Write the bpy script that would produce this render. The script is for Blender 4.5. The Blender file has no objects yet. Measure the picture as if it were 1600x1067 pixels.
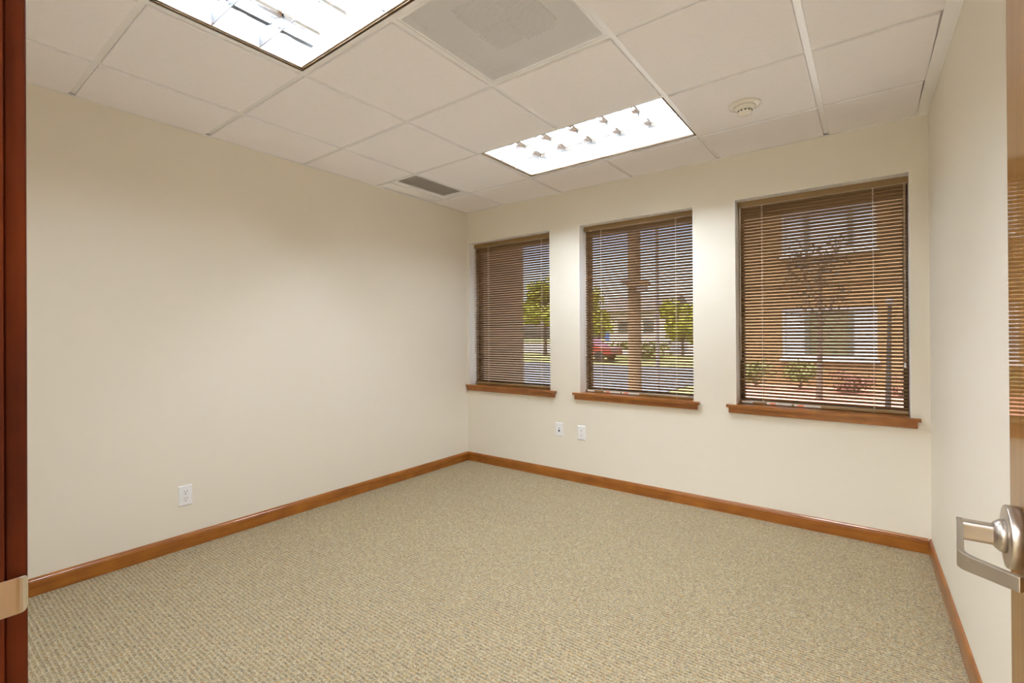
import bpy, bmesh, math, random
from mathutils import Vector, Matrix
random.seed(7)
SC = bpy.context.scene
COL = SC.collection
R = math.radians

# ---------------------------------------------------------------- camera
cam_d = bpy.data.cameras.new('camera')
cam = bpy.data.objects.new('camera', cam_d); COL.objects.link(cam)
cam_d.sensor_width = 36.0
cam_d.lens = 749.43 / 1600 * 36
cam_d.shift_x = 17.16 / 1600
cam_d.shift_y = -11.17 / 1600
cam_d.clip_start = 0.02
cam_d.clip_end = 600
_r = Vector((0.79113527, 0.61161204, -0.00597454)); _u = Vector((0.00646366, 0.0014074, 0.99997812)); _f = Vector((-0.61160706, 0.79115658, 0.00283981))
M = Matrix((( _r.x, _u.x, -_f.x, 3.0955), (_r.y, _u.y, -_f.y, 0.0), (_r.z, _u.z, -_f.z, 1.1962), (0, 0, 0, 1)))
cam.matrix_world = M
SC.camera = cam

# ---------------------------------------------------------------- world, sun, exposure
SUN_EL, SUN_AZ = 62, 205
w = bpy.data.worlds.new('world'); SC.world = w; w.use_nodes = True
nt = w.node_tree; nt.nodes.clear()
sky = nt.nodes.new('ShaderNodeTexSky'); sky.sky_type = 'NISHITA'; sky.sun_disc = False
sky.sun_elevation = R(SUN_EL); sky.sun_rotation = R(SUN_AZ); sky.air_density = 1.0; sky.dust_density = 4.0; sky.ozone_density = 1.6
bg = nt.nodes.new('ShaderNodeBackground'); bg.inputs['Strength'].default_value = 0.60
wo = nt.nodes.new('ShaderNodeOutputWorld')
nt.links.new(sky.outputs[0], bg.inputs[0]); nt.links.new(bg.outputs[0], wo.inputs[0])
sd = bpy.data.lights.new('sun', 'SUN'); sd.energy = 4.6; sd.angle = R(0.6); sd.color = (1, .93, .82)
so = bpy.data.objects.new('sun', sd); COL.objects.link(so)
so.rotation_euler = Vector((0.20, 0.43, -0.88)).to_track_quat('-Z', 'Y').to_euler()
TUBE = 72.0          # radiance of the fluorescent tubes
vs = SC.view_settings
vs.view_transform = 'Standard'; vs.look = 'None'; vs.exposure = 0.80; vs.gamma = 1.0; vs.use_curve_mapping = False
SC.cycles.max_bounces = 10; SC.cycles.diffuse_bounces = 6; SC.cycles.glossy_bounces = 4
SC.cycles.transparent_max_bounces = 12; SC.cycles.sample_clamp_indirect = 4.0
SC.cycles.caustics_reflective = False; SC.cycles.caustics_refractive = False
SC.cycles.use_denoising = True

# ---------------------------------------------------------------- materials
def mat(name, col, rough=.5, metal=0.0, spec=.5, bump=None, var=None, coat=0.0, coat_rough=.1):
    """bump=(scale, strength, dist); var=(scale, amount) gentle colour variation"""
    m = bpy.data.materials.new(name); m.use_nodes = True
    t = m.node_tree; b = t.nodes['Principled BSDF']
    b.inputs['Base Color'].default_value = (*col, 1); b.inputs['Roughness'].default_value = rough
    b.inputs['Metallic'].default_value = metal; b.inputs['Specular IOR Level'].default_value = spec
    b.inputs['Coat Weight'].default_value = coat; b.inputs['Coat Roughness'].default_value = coat_rough
    tc = t.nodes.new('ShaderNodeTexCoord')
    if var:
        n = t.nodes.new('ShaderNodeTexNoise'); n.inputs['Scale'].default_value = var[0]; n.inputs['Detail'].default_value = 5
        t.links.new(tc.outputs['Object'], n.inputs['Vector'])
        mx = t.nodes.new('ShaderNodeMix'); mx.data_type = 'RGBA'
        mx.inputs[6].default_value = (*[c * (1 - var[1]) for c in col], 1); mx.inputs[7].default_value = (*[min(1, c * (1 + var[1])) for c in col], 1)
        t.links.new(n.outputs['Fac'], mx.inputs[0]); t.links.new(mx.outputs[2], b.inputs['Base Color'])
    if bump:
        n = t.nodes.new('ShaderNodeTexNoise'); n.inputs['Scale'].default_value = bump[0]; n.inputs['Detail'].default_value = 3
        t.links.new(tc.outputs['Object'], n.inputs['Vector'])
        bp = t.nodes.new('ShaderNodeBump'); bp.inputs['Strength'].default_value = bump[1]; bp.inputs['Distance'].default_value = bump[2]
        t.links.new(n.outputs['Fac'], bp.inputs['Height']); t.links.new(bp.outputs['Normal'], b.inputs['Normal'])
    return m

def emis(name, col, strength):
    m = bpy.data.materials.new(name); m.use_nodes = True
    b = m.node_tree.nodes['Principled BSDF']
    b.inputs['Base Color'].default_value = (*col, 1)
    b.inputs['Emission Color'].default_value = (*col, 1); b.inputs['Emission Strength'].default_value = strength
    return m

def wood(name, dark, light, axis='X', rough=.3, coat=.35, scale=1.0):
    m = bpy.data.materials.new(name); m.use_nodes = True
    t = m.node_tree; b = t.nodes['Principled BSDF']; L = t.links.new
    tc = t.nodes.new('ShaderNodeTexCoord'); mp = t.nodes.new('ShaderNodeMapping')
    s = {'X': (1.2, 26, 26), 'Y': (26, 1.2, 26), 'Z': (26, 26, 1.2)}[axis]
    mp.inputs['Scale'].default_value = [v * scale for v in s]
    L(tc.outputs['Object'], mp.inputs['Vector'])
    n = t.nodes.new('ShaderNodeTexNoise'); n.inputs['Scale'].default_value = 2.2; n.inputs['Detail'].default_value = 7; n.inputs['Distortion'].default_value = .7
    L(mp.outputs[0], n.inputs['Vector'])
    n2 = t.nodes.new('ShaderNodeTexNoise'); n2.inputs['Scale'].default_value = 9; n2.inputs['Detail'].default_value = 3
    L(tc.outputs['Object'], n2.inputs['Vector'])
    ad = t.nodes.new('ShaderNodeMath'); ad.operation = 'MULTIPLY_ADD'; ad.inputs[1].default_value = .45; L(n2.outputs['Fac'], ad.inputs[0]); 
    sc_ = t.nodes.new('ShaderNodeMath'); sc_.operation = 'MULTIPLY'; sc_.inputs[1].default_value = .6; L(n.outputs['Fac'], sc_.inputs[0]); L(sc_.outputs[0], ad.inputs[2])
    r = t.nodes.new('ShaderNodeValToRGB'); r.color_ramp.elements[0].position = .33; r.color_ramp.elements[1].position = .72
    r.color_ramp.elements[0].color = (*dark, 1); r.color_ramp.elements[1].color = (*light, 1)
    L(ad.outputs[0], r.inputs[0]); L(r.outputs[0], b.inputs['Base Color'])
    b.inputs['Roughness'].default_value = rough; b.inputs['Coat Weight'].default_value = coat; b.inputs['Coat Roughness'].default_value = .12
    return m

def carpet_mat():
    m = bpy.data.materials.new('loop_carpet'); m.use_nodes = True
    t = m.node_tree; b = t.nodes['Principled BSDF']; L = t.links.new
    def math_(op, a, c=None, d=None):
        n = t.nodes.new('ShaderNodeMath'); n.operation = op
        for i, v in enumerate((a, c, d)):
            if v is None: continue
            if isinstance(v, (int, float)): n.inputs[i].default_value = v
            else: L(v, n.inputs[i])
        return n.outputs[0]
    tc = t.nodes.new('ShaderNodeTexCoord')
    wob = t.nodes.new('ShaderNodeTexNoise'); wob.inputs['Scale'].default_value = 14; wob.inputs['Detail'].default_value = 2
    L(tc.outputs['Object'], wob.inputs['Vector'])
    sx = t.nodes.new('ShaderNodeSeparateXYZ'); L(tc.outputs['Object'], sx.inputs[0])
    sw = t.nodes.new('ShaderNodeSeparateXYZ'); L(wob.outputs['Color'], sw.inputs[0])
    X = math_('MULTIPLY_ADD', sw.outputs[0], .007, sx.outputs[0]); Y = math_('MULTIPLY_ADD', sw.outputs[1], .007, sx.outputs[1])
    P = 2 * math.pi
    wy = math_('SINE', math_('MULTIPLY', Y, P / .0160)); wx = math_('SINE', math_('MULTIPLY', X, P / .0155))
    ridge = math_('MULTIPLY_ADD', wy, .5, .5); rx = math_('MULTIPLY_ADD', wx, .5, .5)
    # yarn flecks
    vo = t.nodes.new('ShaderNodeTexVoronoi'); vo.inputs['Scale'].default_value = 210; L(tc.outputs['Object'], vo.inputs['Vector'])
    r = t.nodes.new('ShaderNodeValToRGB'); cr = r.color_ramp; cr.interpolation = 'CONSTANT'
    cols = [(0, (.41, .34, .19)), (.22, (.26, .205, .105)), (.36, (.51, .43, .265)), (.50, (.22, .215, .15)), (.60, (.65, .57, .37)),
            (.73, (.50, .34, .075)), (.82, (.15, .09, .045)), (.885, (.16, .195, .165)), (.945, (.37, .15, .06))]
    cr.elements[0].position = 0; cr.elements[0].color = (*cols[0][1], 1); cr.elements[1].position = cols[1][0]; cr.elements[1].color = (*cols[1][1], 1)
    for p_, c_ in cols[2:]:
        e = cr.elements.new(p_); e.color = (*c_, 1)
    sv = t.nodes.new('ShaderNodeSeparateXYZ'); L(vo.outputs['Color'], sv.inputs[0]); L(sv.outputs[0], r.inputs[0])
    # larger tufts (one per loop)
    mp = t.nodes.new('ShaderNodeMapping'); mp.inputs['Scale'].default_value = (1 / .0155, 1 / .0160, 1); L(tc.outputs['Object'], mp.inputs['Vector'])
    n2 = t.nodes.new('ShaderNodeTexNoise'); n2.inputs['Scale'].default_value = .9; n2.inputs['Detail'].default_value = 1; L(mp.outputs[0], n2.inputs['Vector'])
    r2 = t.nodes.new('ShaderNodeValToRGB'); c2 = r2.color_ramp
    c2.elements[0].position = .30; c2.elements[0].color = (.30, .19, .085, 1); c2.elements[1].position = .70; c2.elements[1].color = (.50, .43, .265, 1)
    e = c2.elements.new(.42); e.color = (.29, .29, .205, 1); e = c2.elements.new(.55); e.color = (.45, .345, .145, 1)
    L(n2.outputs['Fac'], r2.inputs[0])
    m1 = t.nodes.new('ShaderNodeMix'); m1.data_type = 'RGBA'; m1.inputs[0].default_value = .36; L(r.outputs[0], m1.inputs[6]); L(r2.outputs[0], m1.inputs[7])
    # pale yarn along the ridges
    m2 = t.nodes.new('ShaderNodeMix'); m2.data_type = 'RGBA'; m2.inputs[7].default_value = (.70, .61, .41, 1)
    L(m1.outputs[2], m2.inputs[6]); L(math_('MULTIPLY', math_('POWER', ridge, 3.0), .42), m2.inputs[0])
    hs = t.nodes.new('ShaderNodeHueSaturation'); hs.inputs['Value'].default_value = .86; hs.inputs['Saturation'].default_value = .93; hs.inputs['Hue'].default_value = .492
    L(m2.outputs[2], hs.inputs['Color']); L(hs.outputs[0], b.inputs['Base Color'])
    b.inputs['Roughness'].default_value = .95; b.inputs['Specular IOR Level'].default_value = .15
    nb = t.nodes.new('ShaderNodeTexNoise'); nb.inputs['Scale'].default_value = 260; nb.inputs['Detail'].default_value = 2; L(tc.outputs['Object'], nb.inputs['Vector'])
    h = math_('MULTIPLY_ADD', nb.outputs['Fac'], .9, math_('MULTIPLY_ADD', rx, .5, ridge))
    bp = t.nodes.new('ShaderNodeBump'); bp.inputs['Strength'].default_value = .7; bp.inputs['Distance'].default_value = .002
    L(h, bp.inputs['Height']); L(bp.outputs['Normal'], b.inputs['Normal'])
    return m

def perforated(name, col, pitch, hole):
    """sheet metal with staggered round holes that really let light through"""
    m = bpy.data.materials.new(name); m.use_nodes = True
    t = m.node_tree; b = t.nodes['Principled BSDF']; L = t.links.new
    b.inputs['Base Color'].default_value = (*col, 1); b.inputs['Roughness'].default_value = .4
    tc = t.nodes.new('ShaderNodeTexCoord')
    outs = []
    for off in ((0, 0, 0), (.5, .5, 0)):
        mp = t.nodes.new('ShaderNodeMapping'); mp.inputs['Scale'].default_value = (1 / pitch, 1 / pitch / 1.0, 0); mp.inputs['Location'].default_value = off
        L(tc.outputs['Object'], mp.inputs['Vector'])
        fr = t.nodes.new('ShaderNodeVectorMath'); fr.operation = 'FRACTION'; L(mp.outputs[0], fr.inputs[0])
        sb = t.nodes.new('ShaderNodeVectorMath'); sb.operation = 'SUBTRACT'; sb.inputs[1].default_value = (.5, .5, 0); L(fr.outputs[0], sb.inputs[0])
        ln = t.nodes.new('ShaderNodeVectorMath'); ln.operation = 'LENGTH'; L(sb.outputs[0], ln.inputs[0])
        outs.append(ln.outputs['Value'])
    mn = t.nodes.new('ShaderNodeMath'); mn.operation = 'MINIMUM'; L(outs[0], mn.inputs[0]); L(outs[1], mn.inputs[1])
    lt = t.nodes.new('ShaderNodeMath'); lt.operation = 'LESS_THAN'; L(mn.outputs[0], lt.inputs[0]); lt.inputs[1].default_value = hole
    tr = t.nodes.new('ShaderNodeBsdfTransparent'); mx = t.nodes.new('ShaderNodeMixShader')
    L(lt.outputs[0], mx.inputs[0]); L(b.outputs[0], mx.inputs[1]); L(tr.outputs[0], mx.inputs[2])
    L(mx.outputs[0], t.nodes['Material Output'].inputs['Surface'])
    return m

def glass(name, tint=(1, 1, 1)):
    m = bpy.data.materials.new(name); m.use_nodes = True
    t = m.node_tree; t.nodes.remove(t.nodes['Principled BSDF']); L = t.links.new
    tr = t.nodes.new('ShaderNodeBsdfTransparent'); tr.inputs[0].default_value = (*tint, 1)
    gl = t.nodes.new('ShaderNodeBsdfGlossy'); gl.inputs['Roughness'].default_value = .02
    fr = t.nodes.new('ShaderNodeFresnel'); fr.inputs[0].default_value = 1.45
    mx = t.nodes.new('ShaderNodeMixShader'); L(fr.outputs[0], mx.inputs[0]); L(tr.outputs[0], mx.inputs[1]); L(gl.outputs[0], mx.inputs[2])
    L(mx.outputs[0], t.nodes['Material Output'].inputs['Surface'])
    return m

M_wall = mat('cream_wall_paint', (.86, .81, .705), .55, spec=.35, bump=(220, .06, .001))
M_reveal = mat('painted_daylight_reveal', (.95, .94, .92), .5)  # whiter than the wall: daylight on the reveals is put into the colour
M_wood = wood('stained_maple', (.19, .050, .005), (.39, .140, .016), 'X')
M_woody = wood('stained_maple_lengthwise', (.19, .050, .005), (.39, .140, .016), 'Y')
M_jamb = wood('stained_maple_jamb', (.060, .008, .001), (.19, .032, .002), 'Z', scale=.6, rough=.5, coat=0)
M_jamb.node_tree.nodes['Principled BSDF'].inputs['Specular IOR Level'].default_value = .25
M_door = wood('lacquered_door_veneer', (.19, .08, .010), (.28, .13, .020), 'Z', rough=.5, coat=.62, scale=.7)
M_door.node_tree.nodes['Principled BSDF'].inputs['Coat Roughness'].default_value = .02
M_door.node_tree.nodes['Principled BSDF'].inputs['Specular IOR Level'].default_value = .15
M_carpet = carpet_mat()
M_tile = mat('mineral_fibre_tile', (.95, .925, .955), .9, spec=.2, bump=(300, .25, .001), var=(60, .035))
M_grid = mat('white_enamel_grid', (.95, .945, .965), .25, spec=.5)
M_gridback = mat('dark_plenum', (.03, .028, .025), .9)
M_white = mat('white_plastic', (.93, .94, .96), .3)
M_offwhite = mat('ivory_plastic', (.90, .86, .78), .12, spec=.7)
M_slot = mat('dark_slot', (.02, .018, .016), .7)
M_bronze = mat('dark_bronze_aluminium', (.075, .045, .025), .45, metal=.0)
M_rail = mat('brown_enamel_rail', (.27, .165, .065), .4)
M_slat = mat('brown_enamel_slat', (.31, .195, .105), .38)
M_cord = mat('beige_cord', (.88, .76, .62), .8)
M_wand = mat('clear_grey_wand', (.70, .62, .55), .15)
M_label = mat('white_sticker', (.90, .88, .84), .5)
M_orange = mat('orange_print', (.85, .16, .04), .5)
M_print = mat('grey_print', (.35, .33, .32), .6)
M_steel = mat('satin_nickel', (.56, .51, .46), .34, metal=1.0)
M_brass = mat('dull_nickel_strike', (.80, .74, .64), .36, metal=1.0)
M_blade = mat('semi_specular_louver', (.90, .92, .95), .16, metal=1.0)
M_sock = mat('grey_socket_bracket', (.17, .185, .205), .5)
M_edge = mat('grey_blue_louver_edge', (.42, .47, .55), .5)
M_troffer = mat('white_reflector', (.92, .92, .90), .4)
M_rim = mat('painted_shadow_rim', (.10, .06, .025), .6, spec=.2)  # dark brown stands in for the shade in the gap around the louver
M_rimin = mat('peach_louver_frame', (.80, .66, .52), .4)
M_tube = emis('lit_tube', (.82, .895, 1), TUBE)
M_perf = perforated('perforated_white_sheet', (.92, .91, .93), .0052, .235)
M_perfd = perforated('perforated_grille_sheet', (.46, .43, .41), .0062, .27)
M_pan = mat('diffuser_back_pan', (.78, .76, .73), .6)
M_vane = mat('diffuser_vane', (.20, .17, .14), .6)
M_glass = glass('window_glass', (.96, .97, .96))
M_hall = emis('added_hall_fill', (.90, .94, 1), 32)

# ---------------------------------------------------------------- helpers
class MB:
    def __init__(s): s.v = []; s.f = []; s.mi = []; s.cur = 0
    def add(s, vs_, fs):
        n = len(s.v); s.v += [tuple(v) for v in vs_]
        for f in fs: s.f.append([n + i for i in f]); s.mi.append(s.cur)
        return s
    def box(s, x0, x1, y0, y1, z0, z1):
        x0, x1 = min(x0, x1), max(x0, x1); y0, y1 = min(y0, y1), max(y0, y1); z0, z1 = min(z0, z1), max(z0, z1)
        return s.add([(x0, y0, z0), (x1, y0, z0), (x1, y1, z0), (x0, y1, z0), (x0, y0, z1), (x1, y0, z1), (x1, y1, z1), (x0, y1, z1)],
                     [(0, 3, 2, 1), (4, 5, 6, 7), (0, 1, 5, 4), (1, 2, 6, 5), (2, 3, 7, 6), (3, 0, 4, 7)])
    def prism(s, pts, axis, a0, a1):
        """2-D outline pts swept along axis from a0 to a1. outline order (u,v): X->(y,z) Y->(x,z) Z->(x,y)"""
        def P(u, v, a): return {'X': (a, u, v), 'Y': (u, a, v), 'Z': (u, v, a)}[axis]
        n = len(pts)
        vs_ = [P(u, v, a0) for u, v in pts] + [P(u, v, a1) for u, v in pts]
        fs = [[i, (i + 1) % n, n + (i + 1) % n, n + i] for i in range(n)] + [list(range(n))[::-1], [n + i for i in range(n)]]
        return s.add(vs_, fs)
    def lathe(s, prof, c, axis='Z', n=32):
        """prof: (radius, height) pairs; closed with caps when radius is 0 at the ends"""
        vs_ = []; fs = []
        for r_, h in prof:
            for k in range(n):
                a = 2 * math.pi * k / n; u, v = r_ * math.cos(a), r_ * math.sin(a)
                p = {'Z': (u, v, h), 'X': (h, u, v), 'Y': (u, h, v)}[axis]
                vs_.append((c[0] + p[0], c[1] + p[1], c[2] + p[2]))
        for i in range(len(prof) - 1):
            for k in range(n):
                k2 = (k + 1) % n; fs.append((i * n + k, i * n + k2, (i + 1) * n + k2, (i + 1) * n + k))
        fs.append(tuple(range(n))[::-1]); m = (len(prof) - 1) * n; fs.append(tuple(m + k for k in range(n)))
        return s.add(vs_, fs)
    def tube(s, p0, p1, r0, r1=None, n=8):
        r1 = r0 if r1 is None else r1
        p0 = Vector(p0); p1 = Vector(p1); d = (p1 - p0).normalized(); a = d.orthogonal().normalized(); b = d.cross(a)
        vs_ = []
        for p, r_ in ((p0, r0), (p1, r1)):
            for k in range(n):
                t = 2 * math.pi * k / n; vs_.append(p + a * r_ * math.cos(t) + b * r_ * math.sin(t))
        fs = [(k, (k + 1) % n, n + (k + 1) % n, n + k) for k in range(n)] + [tuple(range(n))[::-1], tuple(n + k for k in range(n))]
        return s.add(vs_, fs)
    def mesh(s, name, mats):
        me = bpy.data.meshes.new(name); me.from_pydata(s.v, [], s.f)
        for m in (mats if isinstance(mats, (list, tuple)) else [mats]): me.materials.append(m)
        for p, i in zip(me.polygons, s.mi): p.material_index = i
        bm = bmesh.new(); bm.from_mesh(me); bmesh.ops.recalc_face_normals(bm, faces=bm.faces); bm.to_mesh(me); bm.free()
        me.update(); return me
    def build(s, name, mats, parent=None, smooth=False, bevel=0):
        me = s.mesh(name, mats)
        if smooth:
            for p in me.polygons: p.use_smooth = True
        o = bpy.data.objects.new(name, me); COL.objects.link(o)
        if parent: o.parent = parent; o.matrix_parent_inverse = Matrix.Translation(parent.location).inverted() if parent.rotation_euler[2] == 0 else parent.matrix_basis.inverted()
        if bevel:
            b = o.modifiers.new('bevel', 'BEVEL'); b.width = bevel; b.segments = 2; b.limit_method = 'ANGLE'; b.angle_limit = R(40)
        return o

def tag(o, label=None, cat=None, group=None, kind=None):
    if label: o['label'] = label
    if cat: o['category'] = cat
    if group: o['group'] = group
    if kind: o['kind'] = kind
    return o
def empty(name, loc=(0, 0, 0), rz=0):
    o = bpy.data.objects.new(name, None); COL.objects.link(o); o.location = loc; o.rotation_euler = (0, 0, rz); o.empty_display_size = .05
    return o
def instance(me, name, parent, loc):
    """another part sharing mesh data, loc in world units"""
    o = bpy.data.objects.new(name, me); COL.objects.link(o); o.parent = parent
    o.location = Vector(loc) - parent.location
    return o

# ---------------------------------------------------------------- room measures
W, S, D, H = 3.3437, .0624, 3.4742, 2.3909
DY = .0765                                   # room-side face of the doorway wall
GX = [.4504, 1.0619, 1.6731, 2.2837, 2.8888]
GY = [-.034, .5715, 1.1768, 1.7854, 2.3970, 3.0097]
TOP = 2.72
def xr(y): return W + S * (1 - y / D)
WIN = [(.018, .9374), (1.2164, 2.1106), (2.3784, 3.2653)]
WB, WT = .712, 2.0898
STOOL = .730

def grid_wall(mb, y0, y1, x0, x1, z0, z1, holes):
    xs = sorted({x0, x1, *[h[0] for h in holes], *[h[1] for h in holes]}); zs = sorted({z0, z1, *[h[2] for h in holes], *[h[3] for h in holes]})
    for a, b in zip(xs, xs[1:]):
        run = None
        for c, d in zip(zs, zs[1:]):
            inside = any(h[0] <= (a + b) / 2 <= h[1] and h[2] <= (c + d) / 2 <= h[3] for h in holes)
            if inside:
                if run: mb.box(a, b, y0, y1, run[0], run[1]); run = None
            else: run = (run[0] if run else c, d)
        if run: mb.box(a, b, y0, y1, run[0], run[1])

# ---------------------------------------------------------------- the shell
tag(MB().prism([(-.12, -2.3), (xr(-2.3) + .6, -2.3), (xr(DY) + .12, DY - .2), (W + .12, D + .12), (-.12, D + .12)], 'Z', -.1, 0).build('floor', M_carpet), kind='structure')
tag(MB().box(-.12, 0, DY - .14, D + .2, 0, TOP).build('wall_left', M_wall), kind='structure')
tag(MB().prism([(xr(DY - .14), DY - .14), (xr(DY - .14) + .12, DY - .14), (W + .12, D + .2), (W, D), ], 'Z', 0, TOP).build('wall_right', M_wall), kind='structure')
mb = MB(); grid_wall(mb, D, D + .2, 0, W, 0, TOP, [(a, b, WB, WT) for a, b in WIN])
tag(mb.build('wall_back', M_wall), kind='structure')
mb = MB(); grid_wall(mb, DY - .14, DY - .001, 0, xr(DY), 0, TOP, [(2.38, 3.312, 0, 2.13)])
tag(mb.build('wall_front', M_wall), kind='structure')
# hallway behind the doorway
tag(MB().box(-.12, 4.4, -2.3, -2.18, 0, TOP).build('wall_hallway_far', M_wall), kind='structure')
tag(MB().box(.5, .62, -2.18, DY - .141, 0, TOP).build('wall_hallway_left', M_wall), kind='structure')
tag(MB().prism([(4.2, -2.18), (4.32, -2.18), (4.32, DY - .141), (4.2, DY - .141)], 'Z', 0, TOP).build('wall_hallway_right', M_wall), kind='structure')
tag(MB().box(3.53, 4.32, DY - .14, DY - .02, 0, TOP).build('wall_hallway_near', M_wall), kind='structure')
hc = tag(MB().box(.62, 4.2, -2.18, DY - .141, 2.5, 2.56).build('ceiling_hallway', M_tile), kind='structure')
MB().box(1.9, 3.1, -1.4, -.8, 2.494, 2.499).build('added_light_panel', M_hall, hc)  # unseen glowing panel added to brighten the room through the doorway
hf = tag(MB().box(3.47, 4.32, -2.3, DY, -.1, 0).build('floor_hallway', M_carpet), kind='structure')

# ---------------------------------------------------------------- suspended ceiling
ceil = tag(MB().box(-.12, 4.4, -2.3, D + .2, TOP, TOP + .1).build('ceiling', M_gridback), kind='structure')
FL = .012
tile_cache = {}
DROP = .008
def ceiling_tile(x0, x1, y0, y1):
    key = (round(x1 - x0, 3), round(y1 - y0, 3))
    if key not in tile_cache:
        hx, hy = (x1 - x0) / 2, (y1 - y0) / 2
        mb = MB(); e = .0015
        b0 = (hx - FL - e, hy - FL - e); b1 = (hx - FL + .004 - .0035 - e, hy - FL - e)
        mb.box(-hx + .001, hx - .001, -hy + .001, hy - .001, .0025, .016)          # lip resting on the grid
        cx_, cy_ = hx - FL - e, hy - FL - e; k = .0025
        vs_ = []
        for z, ins in ((.0025, 0), (-DROP + .002, 0), (-DROP, k)):
            vs_ += [(-cx_ + ins, -cy_ + ins, z), (cx_ - ins, -cy_ + ins, z), (cx_ - ins, cy_ - ins, z), (-cx_ + ins, cy_ - ins, z)]
        fs = [(0, 1, 5, 4), (1, 2, 6, 5), (2, 3, 7, 6), (3, 0, 4, 7), (4, 5, 9, 8), (5, 6, 10, 9), (6, 7, 11, 10), (7, 4, 8, 11), (8, 9, 10, 11), (3, 2, 1, 0)]
        mb.add(vs_, fs)
        tile_cache[key] = mb.mesh('ceiling_tile', M_tile)
    instance(tile_cache[key], 'ceiling_tile', ceil, ((x0 + x1) / 2, (y0 + y1) / 2, H))
XS = [.001] + GX + [None]; YS = [DY + .001] + GY[1:] + [D - .001]
# columns: 0:(wall,GX0) 1:(GX0,GX1) ... ; rows: 0:(front wall,GY1) 1:(GY1,GY2) ...
for ci in range(6):
    for ri in range(6):
        x0 = XS[ci]; x1 = XS[ci + 1] if ci < 5 else xr((YS[ri] + YS[ri + 1]) / 2) - .038
        if ri == 1 and ci in (2, 3): continue           # lay-in light
        if ri == 4 and ci in (2, 3): continue           # second light
        if ri == 2 and ci == 3: continue                # air diffuser
        if ri == 4 and ci == 0: continue                # small return grille
        ceiling_tile(x0, x1, YS[ri], YS[ri + 1])
def bar(x0, x1, y0, y1, name='grid_bar'):
    mb = MB()
    if x1 - x0 > y1 - y0: yc = (y0 + y1) / 2; mb.box(x0, x1, yc - FL, yc + FL, H, H + .0015); mb.box(x0, x1, yc - .001, yc + .001, H + .0015, H + .038)
    else: xc = (x0 + x1) / 2; mb.box(xc - FL, xc + FL, y0, y1, H, H + .0015); mb.box(xc - .001, xc + .001, y0, y1, H + .0015, H + .038)
    mb.build(name, M_grid, ceil)
for k, gx in enumerate(GX):
    for a, b in ([(DY + .004, GY[1] + FL), (GY[2] - FL, GY[4] + FL), (GY[5] - FL, D - .004)] if k == 2 else [(DY + .004, D - .004)]): bar(gx - .001, gx + .001, a, b, 'main_runner')
for ri in range(1, 6):
    y = GY[ri]; xs = [.004] + GX + [xr(y) - .01]
    for a, b in zip(xs, xs[1:]): bar(a + FL if a > .01 else a, b - FL, y - .001, y + .001, 'cross_tee')
def angle_prof(sgn): return [(0, -.0098), (.022 * sgn, -.0098), (.022 * sgn, -.0085), (.0012 * sgn, -.0085), (.0012 * sgn, .02), (0, .02)]
MB().prism([(u, H + v) for u, v in angle_prof(1)], 'Y', DY, D).build('wall_angle', M_grid, ceil)
MB().prism([(D + u, H + v) for u, v in angle_prof(-1)], 'X', .022, W - .001).build('wall_angle', M_grid, ceil)
MB().prism([(DY + u, H + v) for u, v in angle_prof(1)], 'X', .022, 2.3).build('wall_angle', M_grid, ceil)
mb = MB(); y0, y1 = DY, D - .022
mb.prism([(xr(y0) - .051, y0), (xr(y0), y0), (xr(y1), y1), (xr(y1) - .051, y1)], 'Z', H - .0112, H - .0099); mb.build('wide_edge_trim', M_grid, ceil, bevel=.002)

# ---------------------------------------------------------------- baseboards
BH = .0824
def bprof(s=1): return [(0, 0), (.012 * s, 0), (.012 * s, .064), (.0105 * s, .067), (.0105 * s, .0715), (.0085 * s, .074), (.006 * s, .080), (.003 * s, BH), (0, BH)]
tag(MB().prism(bprof(), 'Y', DY, D).build('baseboard_left', M_woody), kind='structure')
tag(MB().prism([(D + u, v) for u, v in bprof(-1)], 'X', .012, W - .012).build('baseboard_back', M_wood), kind='structure')
mb = MB(); pr_ = bprof(-1); n = len(pr_)
mb.add([(xr(DY) + u, DY, v) for u, v in pr_] + [(W + u, D, v) for u, v in pr_], [[i, (i + 1) % n, n + (i + 1) % n, n + i] for i in range(n)] + [list(range(n))[::-1], [n + i for i in range(n)]])
tag(mb.build('baseboard_right', M_woody), kind='structure')
tag(MB().prism([(DY + u, v) for u, v in bprof(1)], 'X', .012, 2.30).build('baseboard_front', M_wood), kind='structure')

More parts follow.
